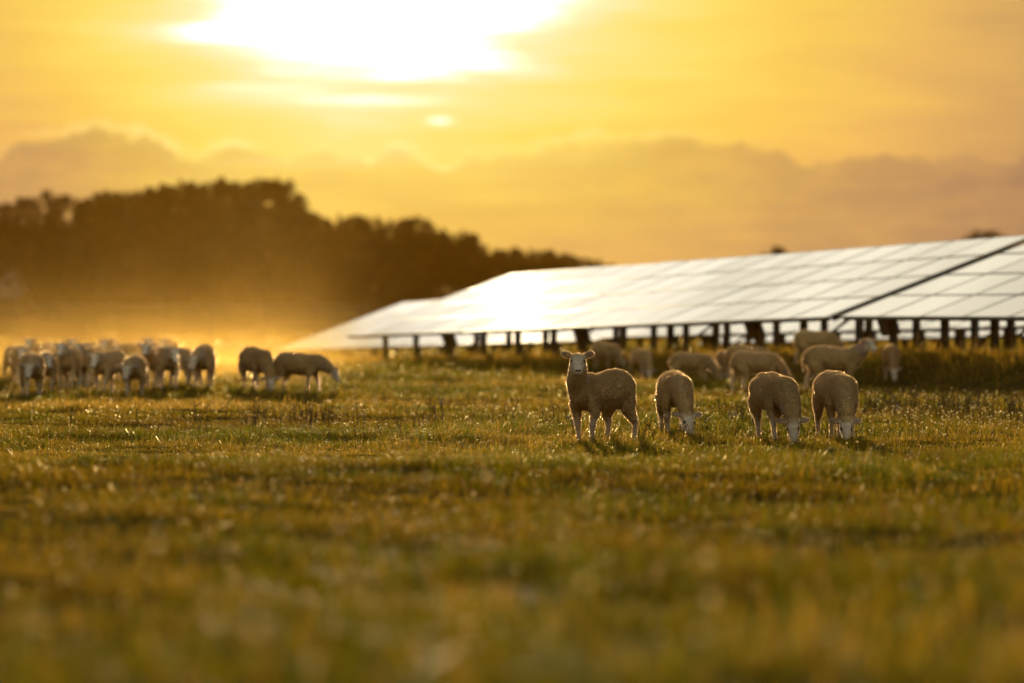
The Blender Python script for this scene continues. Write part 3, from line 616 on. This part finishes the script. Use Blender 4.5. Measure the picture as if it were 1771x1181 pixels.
# ------------------------------------------------------------------ trees
M_leaf = leaf_material('foliage', .35, .7, .1)
M_bark, t_, b_, _o = material('bark'); t_.plug(b_.inputs['Base Color'], t_.ramp(t_.noise(None, 6.), [(.3, (.035, .025, .015)), (.7, (.08, .06, .04))])); b_.inputs['Roughness'].default_value = .9
def tree_proto(name, kind, seed, nleaf):
    """unit tree about 1 m wide and high; scaled on placing. kind: 'round','column','pine','bush'"""
    r_ = np.random.default_rng(seed); root = empty(name)
    random.seed(seed); mb = MB(); H = 10.
    if kind != 'bush':
        top = H * .82; path = [(Vector((0, 0, -.6)), .26)]
        for i in range(1, 6): path.append((Vector((random.gauss(0, .10) * i * .5, random.gauss(0, .10) * i * .5, top * i / 5)), .25 * (1 - .16 * i)))
        mb.loft([(p, a, a, (1, 0, 0)) for p, a in path], 8)
        for _ in range(16):
            i = random.randint(1, 4); p = path[i][0].lerp(path[i + 1][0], random.random()); a = random.uniform(0, 6.28); l = random.uniform(.8, 2.4 if kind == 'round' else 1.2)
            mb.tube(p, p + Vector((math.cos(a) * l, math.sin(a) * l, l * random.uniform(.3, .9))), .08, .02, 5)
        mb.build('trunk', M_bark, root)
    # clump centres
    nc = {'round': 46, 'column': 44, 'pine': 40, 'bush': 30}[kind]; cen = []
    for i in range(nc):
        a = r_.uniform(0, 6.28); u = r_.random()
        if kind == 'round': ph = np.arccos(1 - 2 * u); rr = r_.uniform(.55, 1.); c = (3.4 * rr * np.sin(ph) * np.cos(a), 3.4 * rr * np.sin(ph) * np.sin(a), 5.6 + 4.1 * rr * np.cos(ph)); s = r_.uniform(.7, 1.25)
        elif kind == 'column': z = r_.uniform(1.0, 9.6); w = 1.5 * np.sin(np.pi * (z / 10.6) ** .8) + .15; rr = r_.uniform(.3, 1.); c = (w * rr * np.cos(a), w * rr * np.sin(a), z); s = r_.uniform(.45, .85)
        elif kind == 'pine': z = r_.uniform(3.2, 9.8); w = 1.9 * (1 - ((z - 3.) / 8.) ** 1.4) + .2; rr = r_.uniform(.4, 1.); c = (w * rr * np.cos(a), w * rr * np.sin(a), z); s = r_.uniform(.4, .8)
        else: ph = np.arccos(1 - u); rr = r_.uniform(.5, 1.); c = (5.0 * rr * np.sin(ph) * np.cos(a), 4.0 * rr * np.sin(ph) * np.sin(a), 9.2 * rr * np.cos(ph) + .2); s = r_.uniform(1.0, 1.9)
        cen.append((*c, s))
    cen = np.array(cen); k = r_.integers(0, nc, nleaf); d = r_.normal(0, 1, (nleaf, 3)); d /= np.linalg.norm(d, axis=1)[:, None]
    p = cen[k, :3] + d * (cen[k, 3] * r_.uniform(.35, 1.12, nleaf) ** .7)[:, None] * np.array([1, 1, .8])
    p[:, 2] = np.maximum(p[:, 2], .05)
    a = r_.normal(0, 1, (nleaf, 3)); a /= np.linalg.norm(a, axis=1)[:, None]; b = np.cross(a, r_.normal(0, 1, (nleaf, 3))); b /= np.linalg.norm(b, axis=1)[:, None]
    sz = r_.uniform(.10, .26, nleaf)[:, None] * (1.5 if kind == 'bush' else 1.)
    v = np.stack([p - a * sz, p + b * sz * .55, p + a * sz, p - b * sz * .55], 1).reshape(-1, 3)
    base = {'round': (.024, .020, .004), 'column': (.026, .020, .005), 'pine': (.020, .017, .005), 'bush': (.020, .016, .003)}[kind]
    clump = r_.uniform(.55, 1.4, nc)[k]; t = np.array(base)[None] * (clump * r_.uniform(.7, 1.3, nleaf))[:, None]
    mesh_np('crown', v, [np.arange(4 * nleaf).reshape(-1, 4)], M_leaf, root, tint=np.repeat(t, 4, 0))
    return root
kinds = {'round': [tree_proto('broadleaf_tree', 'round', 31, 9500), tree_proto('broadleaf_tree', 'round', 32, 9500)],
         'column': [tree_proto('slender_tree', 'column', 33, 6500), tree_proto('slender_tree', 'column', 34, 6000), tree_proto('slender_tree', 'column', 37, 5200)],
         'pine': [tree_proto('pine_tree', 'pine', 35, 1500), tree_proto('pine_tree', 'pine', 36, 1900)],
         'bush': [tree_proto('bush', 'bush', 38, 5200), tree_proto('bush', 'bush', 39, 5200)]}
kused = set()
def plant(kind, px, topy, Y, wpx, label, cat, group=None):
    k = random.randrange(len(kinds[kind])); key = (kind, k); src = kinds[kind][k]
    o = src if key not in kused else copy_tree(src); kused.add(key)
    X = wx(px, Y); gz = g1(X, Y); hgt = max(wz(topy - 5, Y) - gz, .4)
    nat = {'round': 8.6, 'column': 3.6, 'pine': 4.2, 'bush': 11.5}[kind]; H = {'round': 10.2, 'column': 10.1, 'pine': 10.1, 'bush': 10.4}[kind]
    sx = wpx / F * Y / nat; o.location = (X, Y, gz - .05); o.rotation_euler = (0, 0, random.uniform(0, 6.28)); o.scale = (sx, sx, hgt / H)
    tag(o, label, cat, group); return o
SKY = [(-260, 372), (-120, 360), (0, 352), (40, 342), (80, 334), (112, 336), (130, 352), (165, 334), (200, 330), (260, 324), (300, 318), (340, 318), (380, 312), (420, 309), (455, 306), (495, 314), (520, 334), (545, 372), (575, 374), (620, 370), (700, 378), (735, 378), (770, 394), (810, 402), (850, 430), (885, 432), (915, 430), (960, 440), (1000, 452), (1050, 458), (1085, 466), (1120, 474)]
def skyline(px): return float(np.interp(px, [p[0] for p in SKY], [p[1] for p in SKY]))
GW = 'trees forming the skyline of the wood'
px = -240.
while px < 1120:
    w = random.uniform(40, 66) * (1 if px < 560 else .75); Y = random.uniform(405, 440)
    kind = 'pine' if 30 < px < 150 else ('column' if px < 540 else random.choice(('column', 'round')))
    lab = {'pine': 'tall thin pine with gaps of sky at the left of the wood skyline', 'column': 'slender tree on the skyline of the dark wood', 'round': 'low rounded tree on the falling skyline of the wood'}[kind]
    plant(kind, px, skyline(px) + random.uniform(-6, 5), Y, w, lab, 'tree', GW); px += w * .36
GM = 'trees filling the dark wood'
px = -250.
while px < 1090:
    w = random.uniform(75, 120) * (1 if px < 700 else .7); plant('round', px, skyline(px) + random.uniform(26, 46) * (1 if px < 600 else .5), random.uniform(375, 400), w, 'rounded tree within the dark mass of the wood', 'tree', GM); px += w * .34
GU = 'bushes along the foot of the wood'
px = -260.
while px < 1110:
    w = random.uniform(90, 150) * (1 if px < 700 else .75); base = skyline(px) + 85
    plant('bush', px, max(min(base + random.uniform(-8, 25), 490), skyline(px) + 22), random.uniform(335, 362), w, 'dark bush along the foot of the wood', 'bush', GU); px += w * .40
plant('round', 455, 346, 318, 250, 'largest round crowned tree standing out in front of the wood', 'tree')
plant('round', 372, 392, 322, 130, 'smaller round tree against the left shoulder of the largest one', 'tree')
plant('round', 650, 408, 330, 150, 'round tree in front of the wood behind the panel tip', 'tree')
plant('bush', 128, 412, 310, 185, 'broad very dark bush in front of the wood at left', 'bush')
plant('bush', 22, 500, 314, 120, 'low dark bush hiding the foot of the small house', 'bush')
plant('bush', 250, 470, 308, 120, 'low dark bush between the broad bush and the round tree', 'bush')
plant('bush', 1680, 386, 300, 300, 'dark bush top peeping over the right end of the panels', 'bush')
plant('bush', 1738, 394, 302, 200, 'lower dark bush top beside the peeping one', 'bush')
plant('bush', 1800, 388, 298, 200, 'dark bush top cut by the right picture edge', 'bush')
plant('column', 1346, 428, 290, 60, 'small treetop just showing over the middle of the panels', 'tree')
plant('column', 1322, 438, 296, 30, 'fainter sprig of treetop left of the small treetop', 'tree')
for px, ty, w, lab in ((60, 556, 130, 'low hedge bush behind the wire fence at far left'), (150, 551, 120, 'low hedge bush behind the wire fence, middle of three'), (240, 553, 110, 'low hedge bush behind the wire fence left of the tall post')):
    plant('bush', px, ty, 205, w, lab, 'bush')

plant('bush', 436, 462, 306, 150, 'low dark bush at the foot of the largest round crowned tree', 'bush')

# ------------------------------------------------------------------ fences and hut
M_wood, t_, b_, _o = material('weathered_wood'); t_.plug(b_.inputs['Base Color'], t_.ramp(t_.noise(None, 7.), [(.3, (.03, .02, .012)), (.7, (.08, .055, .035))])); b_.inputs['Roughness'].default_value = .85
M_wire = mat_steel('fence_wire', (.22, .21, .20), .5, .4)
def wire_fence():
    Y = 190.; root = empty('wire_fence', (wx(150, Y), Y, g1(wx(150, Y), Y))); tag(root, 'tall wire mesh fence crossing behind the flock', 'fence'); off = Vector(root.location)
    for px, tp, wd in ((-160, 520, .12), (-60, 522, .12), (28, 513, .26), (107, 522, .12), (190, 524, .10), (277, 511, .20), (365, 522, .10), (450, 522, .12), (545, 518, .14), (640, 522, .12)):
        X = wx(px, Y); z = g1(X, Y); h = wz(tp, Y) - z + .3; mb = MB()
        mb.loft([(Vector((X, Y, z - .3)) - off, wd / 2, wd / 2, (1, 0, 0)), (Vector((X + .01, Y, z + h * .5)) - off, wd / 2.1, wd / 2.1, (1, 0, 0)), (Vector((X, Y, z + h - .3)) - off, wd / 2.4, wd / 2.4, (1, 0, 0)), (Vector((X, Y, z + h - .26)) - off, wd / 4, wd / 4, (1, 0, 0))], 10); mb.build('post', M_wood, root)
    mb = MB(); x0, x1 = wx(-160, Y), wx(640, Y); n = 40
    for k in range(15):
        fr = k / 14
        for i in range(n):
            xa = x0 + (x1 - x0) * i / n; xb = x0 + (x1 - x0) * (i + 1) / n; za, zb = g1(xa, Y), g1(xb, Y); ta, tb = wz(528, Y), wz(528, Y)
            mb.tube(Vector((xa, Y - .12, za + .05 + (ta - za - .05) * fr)) - off, Vector((xb, Y - .12, zb + .05 + (tb - zb - .05) * fr)) - off, .006 if k < 14 else .014, n=4)
    x = x0
    while x < x1:
        z = g1(x, Y); mb.tube(Vector((x, Y - .13, z + .04)) - off, Vector((x, Y - .13, wz(528, Y))) - off, .005, n=4); x += .14
    mb.build('wire_mesh', M_wire, root)
wire_fence()
def rail_fence():
    Y = 172.; X0 = wx(455, Y); z0 = g1(X0, Y); root = empty('rail_fence', (X0, Y, z0)); tag(root, 'wooden rail fence left of the panel tip', 'fence'); off = Vector(root.location)
    for px in (460, 545, 625):
        X = wx(px, Y); z = g1(X, Y); mb = MB(); h = wz(528, Y) - z; mb.box((X - off.x, 0, h / 2 - .15 + z - off.z), (.14, .12, h + .3)); mb.build('post', M_wood, root)
    for py in (534, 549, 564):
        z = wz(py, Y); mb = MB(); mb.box(((wx(458, Y) + wx(628, Y)) / 2 - off.x, -.09, z - off.z), (wx(628, Y) - wx(458, Y), .05, .13)); mb.build('rail', M_wood, root)
rail_fence()
def hut():
    Y = 330.; X = wx(17, Y); z = g1(X, Y); root = empty('small_house', (X, Y, z)); tag(root, 'small pale gabled house end showing at the far left edge', 'house')
    hw = 1.25; ev = wz(499, Y) - z; ap = wz(464, Y) - z; D = 5.
    mw, t, b, o = material('pale_render'); t.plug(b.inputs['Base Color'], t.ramp(t.noise(None, 2.), [(.3, (.15, .13, .11)), (.7, (.22, .19, .165))])); b.inputs['Roughness'].default_value = .95; b.inputs['Specular IOR Level'].default_value = 0.
    mr = mat_steel('roof_tiles', (.06, .04, .03), 1.); mr.node_tree.nodes['Principled BSDF'].inputs['Specular IOR Level'].default_value = 0.; md = mat_steel('dark_glass', (.02, .02, .022), .2)
    mb = MB(); vs = [(-hw, 0, -.3), (hw, 0, -.3), (hw, 0, ev), (0, 0, ap), (-hw, 0, ev)]; vs += [(a, D, c) for a, _, c in vs]
    mb.add(vs, [(0, 1, 2, 3, 4), (9, 8, 7, 6, 5), (0, 5, 6, 1), (1, 6, 7, 2), (4, 9, 5, 0), (2, 7, 8, 3), (3, 8, 9, 4)]); mb.build('wall', mw, root)
    mb = MB()
    for s in (-1, 1):
        e = Vector((s * (hw + .25), 0, ev - .25 * (ap - ev) / hw)); a = Vector((0, 0, ap)); n = Vector((s * (ap - ev), 0, hw)).normalized() * .14
        o1 = n * .1
        q = [e + o1, a + o1, a + n, e + n]; q2 = []
        for p in q: q2.append(p + Vector((0, -.22, 0)))
        for p in q: q2.append(p + Vector((0, D + .2, 0)))
        mb.add(q2, [(0, 1, 2, 3), (7, 6, 5, 4), (0, 4, 5, 1), (1, 5, 6, 2), (2, 6, 7, 3), (3, 7, 4, 0)])
    mb.build('roof', mr, root)
    mb = MB(); c = Vector((-.12, -.05, ev + .5)); mb.box(c, (.42, .06, .5)); w_ = mb.build('window', md, root)
    mb = MB()
    for c_, d in (((c.x - .24, -.06, c.z), (.06, .1, .62)), ((c.x + .24, -.06, c.z), (.06, .1, .62)), ((c.x, -.06, c.z + .28), (.42, .1, .06)), ((c.x, -.06, c.z - .28), (.42, .1, .06))): mb.box(c_, d)
    mb.build('frame', mw, w_)
hut()

# ------------------------------------------------------------------ air
def volume(name, dens, col, g, noise=None):
    m = bpy.data.materials.new(name); m.use_nodes = True; t = NT(m.node_tree); m.node_tree.nodes.clear()
    out = t.n('ShaderNodeOutputMaterial'); v = t.n('ShaderNodeVolumePrincipled'); v.inputs['Color'].default_value = (*col, 1); v.inputs['Density'].default_value = dens; v.inputs['Anisotropy'].default_value = g
    t.plug(out.inputs['Volume'], v.outputs[0]); return m
DUST, DUST_TALL = .018, .125
def fixn(o):
    b = bmesh.new(); b.from_mesh(o.data); bmesh.ops.recalc_face_normals(b, faces=b.faces); b.to_mesh(o.data); b.free()
if HAZE := True:
    mb = MB(); mb.box((0, 480, 20), (720, 1040, 52)); tag(mb.build('haze', volume('evening_haze', .000038, (1., .46, .03), .60)), 'golden evening haze hanging over the field', 'haze', kind='stuff')
    fixn(bpy.data.objects['haze']); mb = MB(); mb.box((-8.5, 90, 2.6), (31, 58, 7.2))
    m = volume('raised_dust', 0., (1., .62, .15), .62); t = NT(m.node_tree); v = [n for n in m.node_tree.nodes if n.type == 'PRINCIPLED_VOLUME'][0]
    tc = t.n('ShaderNodeTexCoord').outputs['Object']; sp = t.n('ShaderNodeSeparateXYZ'); t.plug(sp.inputs[0], tc); x, y, z = sp.outputs
    hz = t.m('MAXIMUM', t.m('ADD', z, .3), 0.)
    fall = t.m('ADD', t.m('MULTIPLY', t.m('EXPONENT', t.m('MULTIPLY', hz, -1 / .65)), t.smooth(t.m('ADD', x, t.m('MULTIPLY', y, .05)), 1.9, -1.5)), t.m('MULTIPLY', t.m('EXPONENT', t.m('MULTIPLY', hz, -1 / 2.2)), t.m('MULTIPLY', t.m('EXPONENT', t.m('MULTIPLY', t.m('POWER', t.m('DIVIDE', t.m('ADD', x, 6.6), 3.0), 2.), -1.)), DUST_TALL)))
    q = lambda s_, c, r: t.m('POWER', t.m('DIVIDE', t.m('SUBTRACT', s_, c), r), 2.)
    rad = t.smooth(t.m('ADD', q(x, -7.6, 12.), q(y, 92., 26.)), 1., .15)
    top = t.smooth(z, 6.1, 3.5); nz = t.m('ADD', .25, t.m('MULTIPLY', t.smooth(t.noise(tc, .32, 3, .55, .6), .32, .72), 1.5))
    d = t.m('MULTIPLY', t.m('MULTIPLY', t.m('MULTIPLY', fall, rad), t.m('MULTIPLY', top, nz)), DUST)
    t.plug(v.inputs['Density'], d)
    tag(mb.build('dust', m), 'golden dust raised by the walking flock', 'dust', kind='stuff'); fixn(bpy.data.objects['dust'])

# ------------------------------------------------------------------ render settings
sc.render.engine = 'CYCLES'; cy = sc.cycles
cy.use_denoising = True
try: cy.denoiser = 'OPENIMAGEDENOISE'
except Exception: pass
cy.max_bounces = 6; cy.diffuse_bounces = 3; cy.glossy_bounces = 3; cy.transmission_bounces = 3; cy.transparent_max_bounces = 6; cy.volume_bounces = 0
cy.volume_step_rate = 1.0; cy.volume_max_steps = 256; cy.sample_clamp_indirect = 4; cy.caustics_reflective = False; cy.caustics_refractive = False
sc.view_settings.view_transform = 'Standard'; sc.view_settings.look = 'None'; sc.view_settings.exposure = .5; sc.view_settings.gamma = 1
